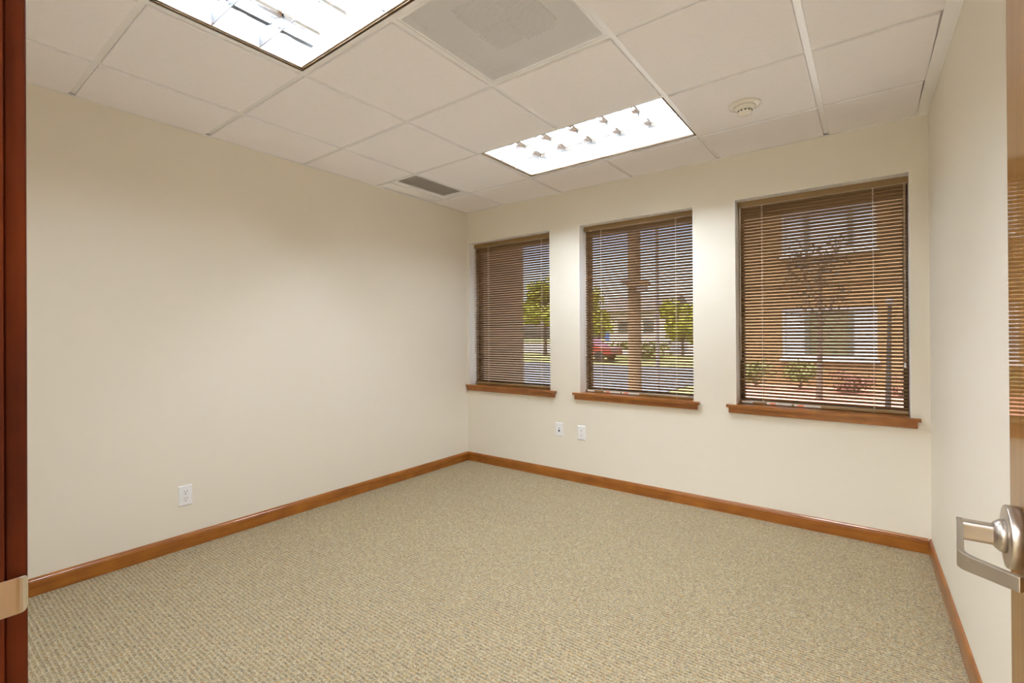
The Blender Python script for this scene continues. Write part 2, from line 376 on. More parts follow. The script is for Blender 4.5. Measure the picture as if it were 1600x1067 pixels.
# ---------------------------------------------------------------- windows
FY0, FY1 = D + .145, D + .190
for i, (a, b) in enumerate(WIN):
    w_ = tag(empty('window_%d' % (i + 1), (a, D, STOOL)), kind='structure')
    mb = MB(); t_ = .026
    mb.box(a, a + t_, FY0, FY1, STOOL, WT); mb.box(b - t_, b, FY0, FY1, STOOL, WT)
    mb.box(a + t_, b - t_, FY0, FY1, STOOL, STOOL + t_); mb.box(a + t_, b - t_, FY0, FY1, WT - (.10 if i == 2 else .062), WT)
    mb.build('window_frame', M_bronze, w_)
    MB().box(a + t_, b - t_, D + .166, D + .171, STOOL + t_, WT - (.10 if i == 2 else .062)).build('window_pane', M_glass, w_)
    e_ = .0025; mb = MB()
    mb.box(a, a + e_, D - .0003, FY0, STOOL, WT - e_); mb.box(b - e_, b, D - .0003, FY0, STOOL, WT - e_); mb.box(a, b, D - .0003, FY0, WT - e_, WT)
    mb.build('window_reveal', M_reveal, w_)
    l = max(a - .054, .001); r_ = b + .040 if i else .998
    if i == 0: l = .001
    mb = MB(); mb.box(a + .0005, b - .0005, D, D + .2, WB, STOOL); mb.box(l, r_, D - .032, D - .0005, WB, STOOL); mb.box(a + .0005, b - .0005, D - .0005, D, WB, STOOL)
    mb.build('window_stool', M_wood, w_, bevel=.0015)
    MB().box(l + .013, r_ - .014, D - .019, D - .0005, WB - .037, WB - .0003).build('window_apron', M_wood, w_, bevel=.0015)

# ---------------------------------------------------------------- blinds
SLW, PITCH, TILT = .0254, .0213, R(37)
def slat_mesh(length):
    pts = []
    N = 4
    for k in range(N + 1):
        t = -1 + 2 * k / N; pts.append((t * SLW / 2, .0014 * (1 - t * t)))
    low = [(u, v - .00035) for u, v in pts][::-1]
    out = []
    for u, v in pts + low:   # room edge (u<0) high, outer edge low
        c, s_ = math.cos(-TILT), math.sin(-TILT); out.append((u * c - v * s_, u * s_ + v * c))
    return MB().prism(out, 'X', -length / 2, length / 2).mesh('slat', M_slat)
BLN = ['brown metal mini blind in the narrow window at the left corner', 'brown metal mini blind in the middle window, warning stickers above the sill', 'brown metal mini blind in the widest-looking window nearest the right wall']
CORDS = [(.19, .794), (1.366, 1.962), (2.524, 3.104)]
YB = D + .100
for i, (a, b) in enumerate(WIN):
    t = tag(empty('window_blind', (a, YB, STOOL)), BLN[i], 'blind', 'mini blinds in the three windows')
    xc = (a + b) / 2
    # headrail: open U channel, front lip
    hr = MB().box(a + .004, b - .004, D + .086, D + .113, WT - .030, WT - .002).build('headrail', M_rail, t)
    MB().box(a + .003, b - .003, D + .080, D + .084, WT - .0405, WT - .003).build('valance', M_rail, t, bevel=.0012)
    MB().box(a + .0035, b - .0035, D + .0795, D + .0835, WT - .0425, WT - .0408).build('valance_lip', M_wand, t)
    L_ = b - a - .018
    me = slat_mesh(L_)
    ztop = WT - .050; zbot = STOOL + .035
    n = int(round((ztop - zbot) / PITCH)); pt = (ztop - zbot) / n
    for k in range(n + 1): instance(me, 'slat', t, (xc, YB, zbot + pt * k))
    br = MB().prism([(-.0125, 0), (.0125, 0), (.0125, .012), (.009, .0175), (-.009, .0175), (-.0125, .012)], 'X', a + .008, b - .008)
    br.v = [(x_, y_ + YB, z_ + STOOL + .0045) for x_, y_, z_ in br.v]
    bro = br.build('bottom_rail', M_rail, t)
    if i:
        zl0, zl1 = STOOL + .0055, STOOL + .0175; yl = YB - .0131
        x_ = a + .022
        mb = MB(); mb.box(x_, x_ + .064, yl - .0004, yl + .0006, zl0, zl1); lb = mb.build('warning_sticker', M_label, bro)
        mb = MB()
        for k in range(9): mb.box(x_ + .006 + k * .006, x_ + .0105 + k * .006, yl - .0007, yl - .0004, zl0 + .0048, zl0 + .0070)
        # sits on the sticker; kept in the sticker mesh family as a second material
        for off in (.168, .322):
            x_ = a + off
            mb = MB(); mb.box(x_, x_ + .142, yl - .0004, yl + .0006, zl0, zl1); mb.cur = 1
            pts = [(x_ + .035 + .022 * math.cos(q), (zl0 + zl1) / 2 + .0042 * math.sin(q)) for q in [2 * math.pi * k / 20 for k in range(20)]]
            mb.prism(pts, 'Y', yl - .0008, yl - .0004); mb.cur = 2
            for r0 in range(2):
                for k in range(10): mb.box(x_ + .068 + k * .007, x_ + .0735 + k * .007, yl - .0007, yl - .0004, zl0 + .003 + r0 * .0045, zl0 + .0042 + r0 * .0045)
            mb.build('warning_sticker', [M_label, M_orange, M_print], bro)
    # ladder cords, front and back
    for cx_ in CORDS[i]:
        mb = MB()
        for yy in (YB - .0122, YB + .0122): mb.tube((cx_, yy, STOOL + .02), (cx_, yy, WT - .035), .0011, n=5)
        mb.tube((cx_ + .004, YB, STOOL + .02), (cx_ + .004, YB, WT - .035), .0007, n=5)
        mb.build('ladder_cord', M_cord, t)
        MB().lathe([(.0045, 0), (.0055, .002), (.0045, .0035)], (cx_, YB - .004, STOOL + .001), 'Z', 10).build('cord_button', M_wand, t)
    # tilt wand on the left, lift cord with tassel on the right
    wx = a + .018
    MB().tube((wx, D + .0745, WT - .05), (wx, D + .0745, 1.02), .0032, n=6).build('tilt_wand', M_wand, t)
    lx = b - .022
    lc = MB().tube((lx, D + .0765, WT - .042), (lx, D + .0765, 1.03), .0007, n=5).tube((lx + .004, D + .0765, WT - .042), (lx + .004, D + .0765, 1.05), .0007, n=5).build('lift_cord', M_cord, t)
    MB().lathe([(.0022, .028), (.0042, .024), (.006, .004), (.0055, 0)], (lx + .001, D + .0765, 1.002), 'Z', 12).build('cord_tassel', M_white, lc, smooth=False)

# ---------------------------------------------------------------- ceiling lights
def troffer(x0, x1, y0, y1, label, bracket=False):
    t = tag(empty('ceiling_light', ((x0 + x1) / 2, (y0 + y1) / 2, H)), label, 'ceiling light', 'recessed fluorescent ceiling lights')
    a, b, c, d = x0 + FL + .001, x1 - FL - .001, y0 + FL + .001, y1 - FL - .001
    zt = H + .115
    def ring(mb, e, f_, z0, z1):
        mb.box(a + e, b - e, c + e, c + f_, z0, z1); mb.box(a + e, b - e, d - f_, d - e, z0, z1)
        mb.box(a + e, a + f_, c + f_, d - f_, z0, z1); mb.box(b - f_, b - e, c + f_, d - f_, z0, z1)
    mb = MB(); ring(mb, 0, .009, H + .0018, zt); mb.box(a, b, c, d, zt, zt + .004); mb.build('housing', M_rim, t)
    mb = MB(); ring(mb, .0095, .0145, H + .009, H + .018); mb.build('louver_frame', M_rimin, t)
    mb = MB(); ring(mb, .0148, .016, H + .018, zt - .002); mb.box(a + .016, b - .016, c + .016, d - .016, zt - .004, zt - .001)
    # curved reflector ridges between the tube channels
    rows = 3; ww = (d - c - .032) / rows; yy0 = c + .016
    for k in range(1, rows):
        yc = yy0 + ww * k; mb.prism([(yc - .045, zt - .004), (yc - .022, zt - .020), (yc, zt - .038), (yc + .022, zt - .020), (yc + .045, zt - .004)], 'X', a + .017, b - .017)
    mb.build('reflector', M_troffer, t)
    for k in range(rows):
        yc = yy0 + ww * (k + .5)
        MB().tube((a + .05, yc, zt - .034), (b - .04, yc, zt - .034), .0135, n=12).build('fluorescent_tube', M_tube, t)
    if bracket: MB().box(a + .098, a + .122, c + .018, d - .018, zt - .054, zt - .0045).build('socket_bracket', M_sock, t)
    zb = H + .010; zt2 = H + .062
    def blade_prof(cc, steps=((.0018, 0), (.0026, .018), (.0056, .036), (.0110, .052))):
        return [(cc + w_, zb + h_) for w_, h_ in steps] + [(cc - w_, zb + h_) for w_, h_ in steps[::-1]]
    CROSS = ((.0018, 0), (.0026, .016), (.0052, .031), (.0095, .043), (.0165, .052))
    for k in range(1, rows): MB().prism(blade_prof(yy0 + ww * k), 'X', a + .015, b - .015).build('long_louver_blade', M_blade, t)
    edge = MB()
    cols = 6; cw = (b - a - .032) / cols
    for k in range(1, cols):
        for r_ in range(rows):
            MB().prism(blade_prof(a + .016 + cw * k, CROSS), 'Y', yy0 + ww * r_ + (.0125 if r_ else .002), yy0 + ww * (r_ + 1) - (.0125 if r_ < rows - 1 else .002)).build('cross_louver_blade', M_blade, t)
    for k in range(1, rows): edge.box(a + .015, b - .015, yy0 + ww * k - .0019, yy0 + ww * k + .0019, zb - .0012, zb - .0001)
    for k in range(1, cols):
        for r_ in range(rows): edge.box(a + .016 + cw * k - .0017, a + .016 + cw * k + .0017, yy0 + ww * r_ + .002, yy0 + ww * (r_ + 1) - .002, zb - .0012, zb - .0001)
    edge.build('louver_edge', M_edge, t)
    return t
troffer(GX[1], GX[3], GY[1], GY[2], 'lit louvered fluorescent light nearest the door, cut by the top of the picture', True)
troffer(GX[1], GX[3], GY[4], GY[5], 'lit fluorescent light with louvers in the ceiling in front of the middle window')

# ---------------------------------------------------------------- air diffuser (perforated, full tile)
x0, x1, y0, y1 = GX[2] + FL + .001, GX[3] - FL - .001, GY[2] + FL + .001, GY[3] - FL - .001

t = tag(empty('air_diffuser', ((x0 + x1) / 2, (y0 + y1) / 2, H)), 'square perforated metal air diffuser panel filling one ceiling square', 'air diffuser')
MB().box(x0 + .012, x1 - .012, y0 + .012, y1 - .012, H + .001, H + .0016).build('perforated_face', M_perf, t)
mb = MB()
for q in ((x0, x1, y0, y0 + .012), (x0, x1, y1 - .012, y1), (x0, x0 + .012, y0 + .012, y1 - .012), (x1 - .012, x1, y0 + .012, y1 - .012)): mb.box(*q, H + .0005, H + .004)
mb.build('face_frame', M_grid, t, bevel=.0006)
xc, yc = (x0 + x1) / 2, (y0 + y1) / 2
mb = MB()
zp = H + .045
grid_wall_ = [(x0, xc - .15, y0, y1), (xc + .15, x1, y0, y1), (xc - .15, xc + .15, y0, yc - .15), (xc - .15, xc + .15, yc + .15, y1)]
for q in grid_wall_: mb.box(*q, zp, zp + .003)
for q in ((x0, x0 + .003, y0, y1), (x1 - .003, x1, y0, y1), (x0 + .003, x1 - .003, y0, y0 + .003), (x0 + .003, x1 - .003, y1 - .003, y1)): mb.box(*q, H + .005, zp)
mb.build('back_pan', M_pan, t)
mb = MB(); mb.box(xc - .15, xc + .15, yc - .15, yc + .15, zp + .10, zp + .103)
for q in ((xc - .153, xc - .15, yc - .15, yc + .15), (xc + .15, xc + .153, yc - .15, yc + .15), (xc - .15, xc + .15, yc - .153, yc - .15), (xc - .15, xc + .15, yc + .15, yc + .153)): mb.box(*q, zp + .003, zp + .10)
mb.build('duct_neck', M_slot, t)
for k in range(7):     # directional vanes behind the sheet
    v = -.13 + k * .0215
    MB().prism([(xc + v, H + .020), (xc + v + .003, H + .020), (xc + v + .016, H + .044), (xc + v + .013, H + .044)], 'Y', yc - .14, yc - .012).build('vane', M_vane, t)
    MB().prism([(yc + .14 + 0 * v, 0)] * 0 or [(yc + .012 + k * .019, H + .020), (yc + .015 + k * .019, H + .020), (yc + .027 + k * .019, H + .044), (yc + .024 + k * .019, H + .044)], 'X', xc - .14, xc - .012).build('vane', M_vane, t)
    MB().prism([(yc - .14 + k * .019, H + .020), (yc - .137 + k * .019, H + .020), (yc - .147 + k * .019, H + .044), (yc - .150 + k * .019, H + .044)], 'X', xc + .035, xc + .15).build('vane', M_vane, t)
    MB().prism([(xc + .012 + k * .019, H + .020), (xc + .015 + k * .019, H + .020), (xc + .029 + k * .019, H + .044), (xc + .026 + k * .019, H + .044)], 'Y', yc + .012, yc + .15).build('vane', M_vane, t)

# small return grille near the left wall, with its filler strip
x0, x1, y0, y1 = .003, GX[0] - FL - .001, GY[4] + FL + .001, GY[5] - FL - .001
t = tag(empty('return_grille', ((x0 + x1) / 2, (y0 + y1) / 2, H)), 'small grey perforated return grille in a white frame near the left wall', 'air grille')
gx0, gx1, gy0, gy1 = .222, .430, 2.425, 2.93
mb = MB()
for q in ((.165, gx0, y0, y1), (gx1, x1, y0, y1), (gx0, gx1, y0, gy0), (gx0, gx1, gy1, y1)): mb.box(*q, H - .006, H + .002)
mb.build('grille_frame', M_grid, t, bevel=.0012)
MB().box(gx0, gx1, gy0, gy1, H - .002, H - .0014).build('perforated_face', M_perfd, t)
mb = MB()
for q in ((gx0, gx0 + .003, gy0, gy1), (gx1 - .003, gx1, gy0, gy1), (gx0 + .003, gx1 - .003, gy0, gy0 + .003), (gx0 + .003, gx1 - .003, gy1 - .003, gy1)): mb.box(*q, H + .003, H + .08)
mb.box(gx0, gx1, gy0, gy1, H + .08, H + .083); mb.build('plenum_box', M_slot, t)
MB().prism([(x0, H - .006), (.140, H - .006), (.150, H - .010), (.162, H - .010), (.162, H + .002), (x0, H + .002)], 'Y', y0, y1).build('filler_strip', M_grid, t)

# smoke detector
c = (2.583, 2.737, H - DROP)
t = tag(empty('smoke_detector', c), 'round ivory smoke detector on the ceiling right of the far light', 'smoke detector')
MB().lathe([(.001, 0), (.076, 0), (.0765, -.004), (.074, -.007), (.058, -.0105), (.050, -.0115), (.001, -.0115)], c, 'Z', 48).build('mounting_ring', M_offwhite, t, smooth=False)
MB().lathe([(.001, -.0118), (.051, -.0118), (.051, -.017), (.047, -.023), (.040, -.028), (.001, -.028)], c, 'Z', 48).build('detector_body', M_offwhite, t)
hd = MB().lathe([(.001, -.0282), (.034, -.0282), (.036, -.033), (.036, -.040), (.033, -.046), (.024, -.050), (.001, -.051)], c, 'Z', 48).build('sensing_head', M_offwhite, t)
for k in range(12):
    q = 2 * math.pi * (k + .5) / 12; mb = MB(); p = []
    for r_, z in ((.0350, -.0335), (.0366, -.0335), (.0366, -.0395), (.0350, -.0395)):
        for s_ in (-.16, .16): p.append((c[0] + r_ * math.cos(q + s_), c[1] + r_ * math.sin(q + s_), c[2] + z))
    mb.add(p, [(0, 1, 3, 2), (2, 3, 5, 4), (4, 5, 7, 6), (6, 7, 1, 0), (0, 2, 4, 6), (1, 7, 5, 3)]); mb.build('vent_slot', M_slot, hd)
for o in list(t.children): 
    for p_ in o.data.polygons: p_.use_smooth = len(p_.vertices) == 4
    o.data.update()

# ---------------------------------------------------------------- wall plates
def plate(origin, axis, kind, label, hh, ww_):
    """built facing -Y with width along X, then turned for the left wall"""
    t = tag(empty('power_outlet' if kind != 'data' else 'data_outlet', origin, 0 if axis == 'back' else R(90)), label, 'wall outlet', None)
    t.rotation_euler = (0, 0, 0 if axis == 'back' else R(90))
    def B(mb, name, m, par=t, bevel=0):
        o = mb.build(name, m, None, bevel=bevel); o.parent = par; return o
    w2, h2 = ww_ / 2, hh / 2
    mb = MB(); P_ = [(-w2, -h2, 0), (w2, -h2, 0), (w2, h2, 0), (-w2, h2, 0)]; e = .004
    v = [(x_, -.0005, z_) for x_, z_, _ in P_] + [(x_, -.002, z_) for x_, z_, _ in P_] + [(x_ * (1 - e / w2), -.0058, z_ * (1 - e / h2)) for x_, z_, _ in P_]
    mb.add(v, [(0, 3, 2, 1), (0, 1, 5, 4), (1, 2, 6, 5), (2, 3, 7, 6), (3, 0, 4, 7), (4, 5, 9, 8), (5, 6, 10, 9), (6, 7, 11, 10), (7, 4, 8, 11), (8, 9, 10, 11)])
    B(mb, 'cover_plate', M_white)
    if kind == 'power':
        for zc in (.0195, -.0195):
            pts = []
            for k in range(24):
                q = 2 * math.pi * k / 24; pts.append((.0172 * math.cos(q), zc + max(-.0142, min(.0142, .0172 * math.sin(q)))))
            rc = B(MB().prism(pts, 'Y', -.0072, -.0059), 'receptacle', M_white)
            for sx_, hh_ in ((-.0063, .0036), (.0063, .0043)): B(MB().box(sx_ - .0012, sx_ + .0012, -.0075, -.00725, zc + .0045 - hh_, zc + .0045 + hh_), 'slot', M_slot, rc)
            B(MB().lathe([(.0028, -.0075), (.0028, -.00725)], (0, 0, zc - .0085), 'Y', 12), 'ground_hole', M_slot, rc)
        B(MB().lathe([(.0026, -.0070), (.0026, -.0059)], (0, 0, 0), 'Y', 12), 'plate_screw', M_offwhite)
    else:
        fr = B(MB().box(-.016, .016, -.0072, -.0059, -.032, .032), 'jack_insert', M_white, bevel=.0006)
        B(MB().box(-.0055, .0055, -.0076, -.00725, .006, .014), 'data_port', mat('grey_data_jack', (.30, .27, .25), .5), fr)
        B(MB().lathe([(.0088, -.0082), (.0088, -.00725)], (0, 0, -.010), 'Y', 16), 'coax_port', mat('dark_blue_jack', (.01, .05, .11), .4), fr)
        for zc in (.041, -.041): B(MB().lathe([(.0022, -.0066), (.0022, -.0059)], (0, 0, zc), 'Y', 10), 'plate_screw', M_offwhite)
    return t
plate((1.0225, D, .4100), 'back', 'data', 'white wall plate with a dark blue jack, left of the outlet on the window wall', .114, .072)
plate((1.2290, D, .4065), 'back', 'power', 'white duplex power outlet on the window wall, right of the data plate', .114, .070)
plate((0, 1.0585, .2995), 'left', 'power', 'white duplex power outlet low on the left wall above the baseboard', .114, .070)

# ---------------------------------------------------------------- doorway
tr = tag(empty('trim_1', (2.40, DY, 0)), kind='structure')
JW = DY - .158
MB().box(2.381, 2.40, JW, DY + .0, 0, 2.128).build('door_jamb', M_jamb, tr, bevel=.001)
MB().box(2.4012, 2.413, JW + .02, .045, 0, 2.08).build('door_stop', M_jamb, tr)
MB().box(3.292, 3.311, JW, DY, 0, 2.128).build('door_jamb', M_jamb, tr)
MB().box(2.4005, 3.2915, JW, DY, 2.105, 2.128).build('head_jamb', M_jamb, tr)
MB().box(2.31, 2.3945, DY + .0002, DY + .0177, 0, 2.16).box(2.3945, 3.35, DY + .0002, DY + .0177, 2.112, 2.19).build('door_casing', M_jamb, tr, bevel=.002)
# strike plate with its curled lip
zs_, hs = .933, .018
path = [(2.4000, .020, 0), (2.4000, .0845, 0), (2.3998, .0870, 0), (2.3990, .0895, 0), (2.3976, .0915, .0006), (2.3960, .0930, .0022), (2.3945, .0940, .0060)]
vs_ = []; n = len(path)
for x_, y_, c_ in path:
    for dx_ in (.0016, 0): vs_ += [(x_ + dx_, y_, zs_ - hs - .001 + c_), (x_ + dx_, y_, zs_ + hs - c_)]
fs = []
for k in range(n - 1):
    a_ = k * 4; fs += [(a_, a_ + 1, a_ + 5, a_ + 4), (a_ + 2, a_ + 6, a_ + 7, a_ + 3), (a_, a_ + 4, a_ + 6, a_ + 2), (a_ + 1, a_ + 3, a_ + 7, a_ + 5)]
fs += [(0, 2, 3, 1), (4 * n - 4, 4 * n - 3, 4 * n - 1, 4 * n - 2)]
st = MB().add(vs_, fs).build('strike_plate', M_brass, tr, bevel=.0004); st['label'] = 'satin metal strike plate on the wooden jamb'

DA = R(.6)                                  # how far the open door is turned past square
hx, hy = 3.2555 - .914 * math.sin(DA), 1.0205 - .914 * math.cos(DA)
door = tag(empty('door_1', (hx, hy, 0), -DA), kind='structure')
def dpart(mb, name, m, par=door, bevel=0, smooth=False):
    o = mb.build(name, m, None, smooth=smooth, bevel=bevel); o.parent = par; return o
# door frame of reference: x=0 is the visible face, +x into the slab, y from hinge to latch edge
dpart(MB().box(0, .0445, 0, .914, .012, 2.10), 'door_leaf', M_door, bevel=.0015)
dpart(MB().box(.010, .035, .9141, .9160, .86, .97), 'latch_plate', M_steel)
for z_ in (.25, 1.05, 1.85): dpart(MB().tube((-.004, -.006, z_ - .05), (-.004, -.006, z_ + .05), .006, n=12), 'hinge_knuckle', M_steel)
HZ, HYc = .915, .914 - .070
hd = dpart(MB().lathe([(.001, 0), (.0425, 0), (.0425, -.0135), (.0415, -.0150), (.0390, -.0155), (.001, -.0155)], (0, HYc, HZ), 'X', 56), 'lever_handle', M_steel)
for p_ in hd.data.polygons: p_.use_smooth = len(p_.vertices) == 4
ck = dpart(MB().lathe([(.001, -.0156), (.0225, -.0156), (.0215, -.021), (.0175, -.026), (.0145, -.028), (.001, -.028)], (0, HYc, HZ), 'X', 40), 'lever_collar', M_steel, hd)
for p_ in ck.data.polygons: p_.use_smooth = len(p_.vertices) == 4
pts = []
for cy_, cz_, q0 in ((1, 1, 0), (-1, 1, 90), (-1, -1, 180), (1, -1, 270)):
    for k in range(5):
        q = R(q0 + k * 22.5); pts.append((HYc + cy_ * .0060 + .0045 * math.cos(q), HZ + cz_ * .0088 + .0045 * math.sin(q)))
dpart(MB().prism(pts, 'X', -.0600, -.0255), 'lever_shaft', M_steel, hd)
# flat lever strip in plan: centreline, thickness, height taper
def strip():
    path = [(-.060, HYc + .012), (-.0615, HYc - .01), (-.066, HYc - .06), (-.0715, HYc - .118), (-.0718, HYc - .127), (-.0690, HYc - .135), (-.0630, HYc - .1415), (-.045, HYc - .158), (-.0265, HYc - .1745)]
    n = len(path); T = .0072; vs_ = []; 
    for i, (x_, y_) in enumerate(path):
        a_ = Vector(path[max(0, i - 1)]); b_ = Vector(path[min(n - 1, i + 1)]); d_ = (b_ - a_).normalized(); nn = Vector((-d_.y, d_.x))
        s_ = i / (n - 1); h_ = (.0128 * (1 - s_) + .0088 * s_)
        tt = T / 2
        for sg, zz in ((-1, -h_), (1, -h_), (1, h_), (-1, h_)): vs_.append((x_ + nn.x * tt * sg, y_ + nn.y * tt * sg, HZ + zz))
    fs = []
    for i in range(n - 1):
        for k in range(4): fs.append((i * 4 + k, i * 4 + (k + 1) % 4, i * 4 + 4 + (k + 1) % 4, i * 4 + 4 + k))
    fs += [(0, 1, 2, 3), (4 * n - 1, 4 * n - 2, 4 * n - 3, 4 * n - 4)]
    return MB().add(vs_, fs)
dpart(strip(), 'lever_arm', M_steel, hd, bevel=.0012)

# ================================================================= outside
M_stucco = mat('tan_stucco', (.26, .165, .082), .9, bump=(40, .3, .01), var=(3, .08))
M_pier = mat('pier_stucco', (.42, .30, .20), .9, bump=(60, .3, .01))
M_lawn = mat('dry_lawn', (.24, .25, .09), .95, bump=(30, .6, .03), var=(5, .3))
M_road = mat('asphalt', (.11, .115, .125), .9, var=(2, .1))
M_walk = mat('concrete_walk', (.30, .26, .21), .85, var=(4, .08))
M_mulch = mat('red_bark_mulch', (.50, .24, .17), .95, bump=(25, .8, .04), var=(14, .35))
M_leaf = mat('green_leaf', (.15, .17, .05), .6, var=(1.5, .45))
M_leafd = mat('dusky_leaf', (.07, .065, .055), .7, var=(3, .4))
M_leafy = mat('yellow_green_leaf', (.34, .38, .03), .6, var=(1.5, .35))
M_bark = mat('grey_bark', (.13, .10, .085), .9, bump=(20, .6, .02))
M_pole = mat('weathered_pole_wood', (.22, .145, .085), .85, bump=(30, .4, .01), var=(6, .2))
M_metal = mat('grey_pole_metal', (.20, .19, .20), .5)
M_red = mat('red_car_paint', (.30, .02, .018), .25, coat=.8)
M_tyre = mat('tyre', (.02, .02, .022), .8)
M_cream = mat('cream_siding', (.72, .66, .54), .8)
M_roof = mat('grey_roof', (.22, .20, .19), .9)
M_vinyl = mat('white_vinyl_frame', (.55, .56, .57), .5)
M_darkg = mat('dark_green_mullion', (.10, .12, .11), .5)
M_pane = mat('curtained_pane', (.40, .45, .50), .08, spec=.8)
M_panec = mat('olive_reflecting_pane', (.15, .16, .11), .1, spec=.6)
M_post = mat('dark_post_metal', (.02, .018, .018), .6)
M_paneg = mat('dark_pane', (.05, .06, .07), .05, spec=.9)
M_redb = mat('red_leaf_shrub', (.26, .12, .085), .7, var=(4, .4))
M_blue = mat('blue_sign', (.05, .14, .5), .5)
GZ = -.40
def ground(name, m, x0, x1, y0, y1, z1, z0=None): return tag(MB().box(x0, x1, y0, y1, GZ - .3 if z0 is None else z0, z1).build(name, m), kind='structure')
ground('ground', M_lawn, -160, 160, D + .25, 260, GZ)
ground('added_bounce_apron', mat('pale_bounce_concrete', (.50, .47, .42), .85, var=(4, .06)), -30, 30, 4.7, 12.2, GZ + .02, GZ)  # unseen pale apron added to bounce sunlight up through the blinds
ground('planting_bed', M_mulch, -.6, 30, 12.3, 16.88, GZ + .05, GZ)
ground('asphalt_lot', M_road, -60, -1.4, 12.8, 24.0, GZ + .02, GZ)
ground('road', M_walk, -140, 60, 36.0, 75.0, GZ + .02, GZ)
# our own building: pier beside the narrow window and outer skin
tag(MB().box(-1.3, -.14, D + .21, 4.62, GZ, 3.3).build('exterior_pier', M_pier), kind='structure')

# building across the way
b = tag(empty('apartment_building', (-.7, 16.9, GZ)), 'tan stucco building with white three-light windows, seen through the right-hand blind', 'building')
wins = [(.92, 3.22, .46, 1.95), (.92, 3.22, 3.58, 4.86), (5.6, 7.9, .46, 1.95), (5.6, 7.9, 3.58, 4.86)]
mb = MB(); grid_wall(mb, 16.9, 17.2, -.75, 14, GZ, 7.4, wins); mb.box(-.75, -.45, 17.2, 26, GZ, 7.4); mb.box(-.45, 14, 25.7, 26, GZ, 7.4); mb.box(13.7, 14, 17.2, 25.7, GZ, 7.4)
mb.build('stucco_wall', M_stucco, b)
MB().box(-1.1, 14.4, 16.5, 26.4, 7.4, 7.6).build('roof', M_roof, b)
MB().box(-.75, 14, 16.86, 16.8995, 2.68, 2.80).build('belt_course', M_stucco, b)
for (a, c_, z0, z1) in wins:
    mb = MB(); f_ = .07
    mb.box(a, a + f_, 16.93, 17.05, z0, z1); mb.box(c_ - f_, c_, 16.93, 17.05, z0, z1); mb.box(a + f_, c_ - f_, 16.93, 17.05, z0, z0 + f_); mb.box(a + f_, c_ - f_, 16.93, 17.05, z1 - f_, z1)
    fr = mb.build('window_frame', M_vinyl, b)
    for xm in (a + .58, c_ - .66): MB().box(xm, xm + .13, 16.95, 17.06, z0 + f_, z1 - f_).build('mullion', M_darkg, fr)
    MB().box(a - .05, c_ + .05, 16.80, 16.93, z0 - .07, z0).build('window_sill', M_vinyl, fr)
    for k, (p0, p1) in enumerate(((a + f_, a + .58), (a + .71, c_ - .66), (c_ - .53, c_ - f_))): MB().box(p0, p1, 17.0, 17.02, z0 + f_, z1 - f_).build('pane', M_panec if k == 1 and z0 < 1 else M_pane, fr)

def tree(name, label, loc, h, rad, m, trunk=.1, n=1400, leaf=.14, crown=.55, cat='tree', group=None, flat=1.0):
    rnd = random.Random(int(abs(loc[0] * 91 + loc[1] * 17)))
    t = tag(empty(name, loc), label, cat, group)
    mb = MB(); x_, y_, z_ = loc; top = z_ + h * (1 - crown * .5)
    mb.tube((x_, y_, z_), (x_ + .05, y_, top), trunk, trunk * .45, 8)
    for k in range(6):
        q = k * 1.05 + rnd.random(); zz = z_ + h * (.35 + .08 * k) if crown < .9 else z_ + h * .1
        mb.tube((x_ + .02, y_, zz), (x_ + rad * .7 * math.cos(q), y_ + rad * .7 * math.sin(q), zz + h * .22), trunk * .35, trunk * .12, 6)
    mb.build('trunk', M_bark, t)
    zc = z_ + h * (1 - crown / 2); vs_ = []; fs = []
    blobs = [(rnd.uniform(-.55, .55) * rad, rnd.uniform(-.55, .55) * rad, rnd.uniform(-.5, .5) * h * crown * .8, rnd.uniform(.35, .6)) for _ in range(9)]
    for k in range(n):
        bx, by, bz, br_ = rnd.choice(blobs)
        d_ = Vector((rnd.gauss(0, 1), rnd.gauss(0, 1), rnd.gauss(0, 1))).normalized() * rnd.random() ** .4
        p = Vector((x_ + bx + d_.x * rad * br_, y_ + by + d_.y * rad * br_, zc + bz + d_.z * h * crown * .5 * br_))
        a_ = Vector((rnd.gauss(0, 1), rnd.gauss(0, 1), rnd.gauss(0, 1))).normalized(); b_ = a_.orthogonal().normalized(); s_ = leaf * rnd.uniform(.6, 1.3)
        i0 = len(vs_); vs_ += [p - a_ * s_, p + b_ * s_ * .5, p + a_ * s_, p - b_ * s_ * .5]; fs.append((i0, i0 + 1, i0 + 2, i0 + 3))
    mb = MB(); mb.add(vs_, fs); me = bpy.data.meshes.new('foliage'); me.from_pydata(mb.v, [], mb.f); me.materials.append(m)
    o = bpy.data.objects.new('foliage', me); COL.objects.link(o); o.parent = t; o.location = -Vector(loc); o['kind'] = 'stuff'
    return t
tree('street_tree', 'bright yellow-green tree seen through the narrow corner blind', (-18.2, 33.5, GZ), 6.2, 2.6, M_leafy, .16, 2200, .2, .62)
tree('street_tree', 'yellow-green tree at the left edge of the middle blind', (-13.6, 34.0, GZ), 5.2, 1.6, M_leafy, .14, 1500, .18, .7)
tree('street_tree', 'low green tree at the right edge of the middle blind', (-7.6, 35.0, GZ), 3.9, 1.7, M_leafy, .12, 1500, .17, .75)
tree('slender_tree', 'thin dark-trunked tree in front of the tan building', (2.1, 13.6, GZ), 3.9, .9, M_leafd, .07, 900, .05, .5)
for (x_, m_, lb) in ((.4, M_leaf, 'round green shrub under the tan building, leftmost'), (1.5, M_leaf, 'olive shrub beneath the lower window of the tan building'), (2.7, M_redb, 'red-leaved shrub right of the thin tree'), (3.9, M_redb, 'red-leaved shrub at the far right of the planting bed')):
    tree('shrub', lb, (x_, 15.6, GZ + .05), .75 if m_ is M_leaf else .5, .6, m_, .03, 900, .045, .95, 'shrub', 'shrubs in the bed across the way')
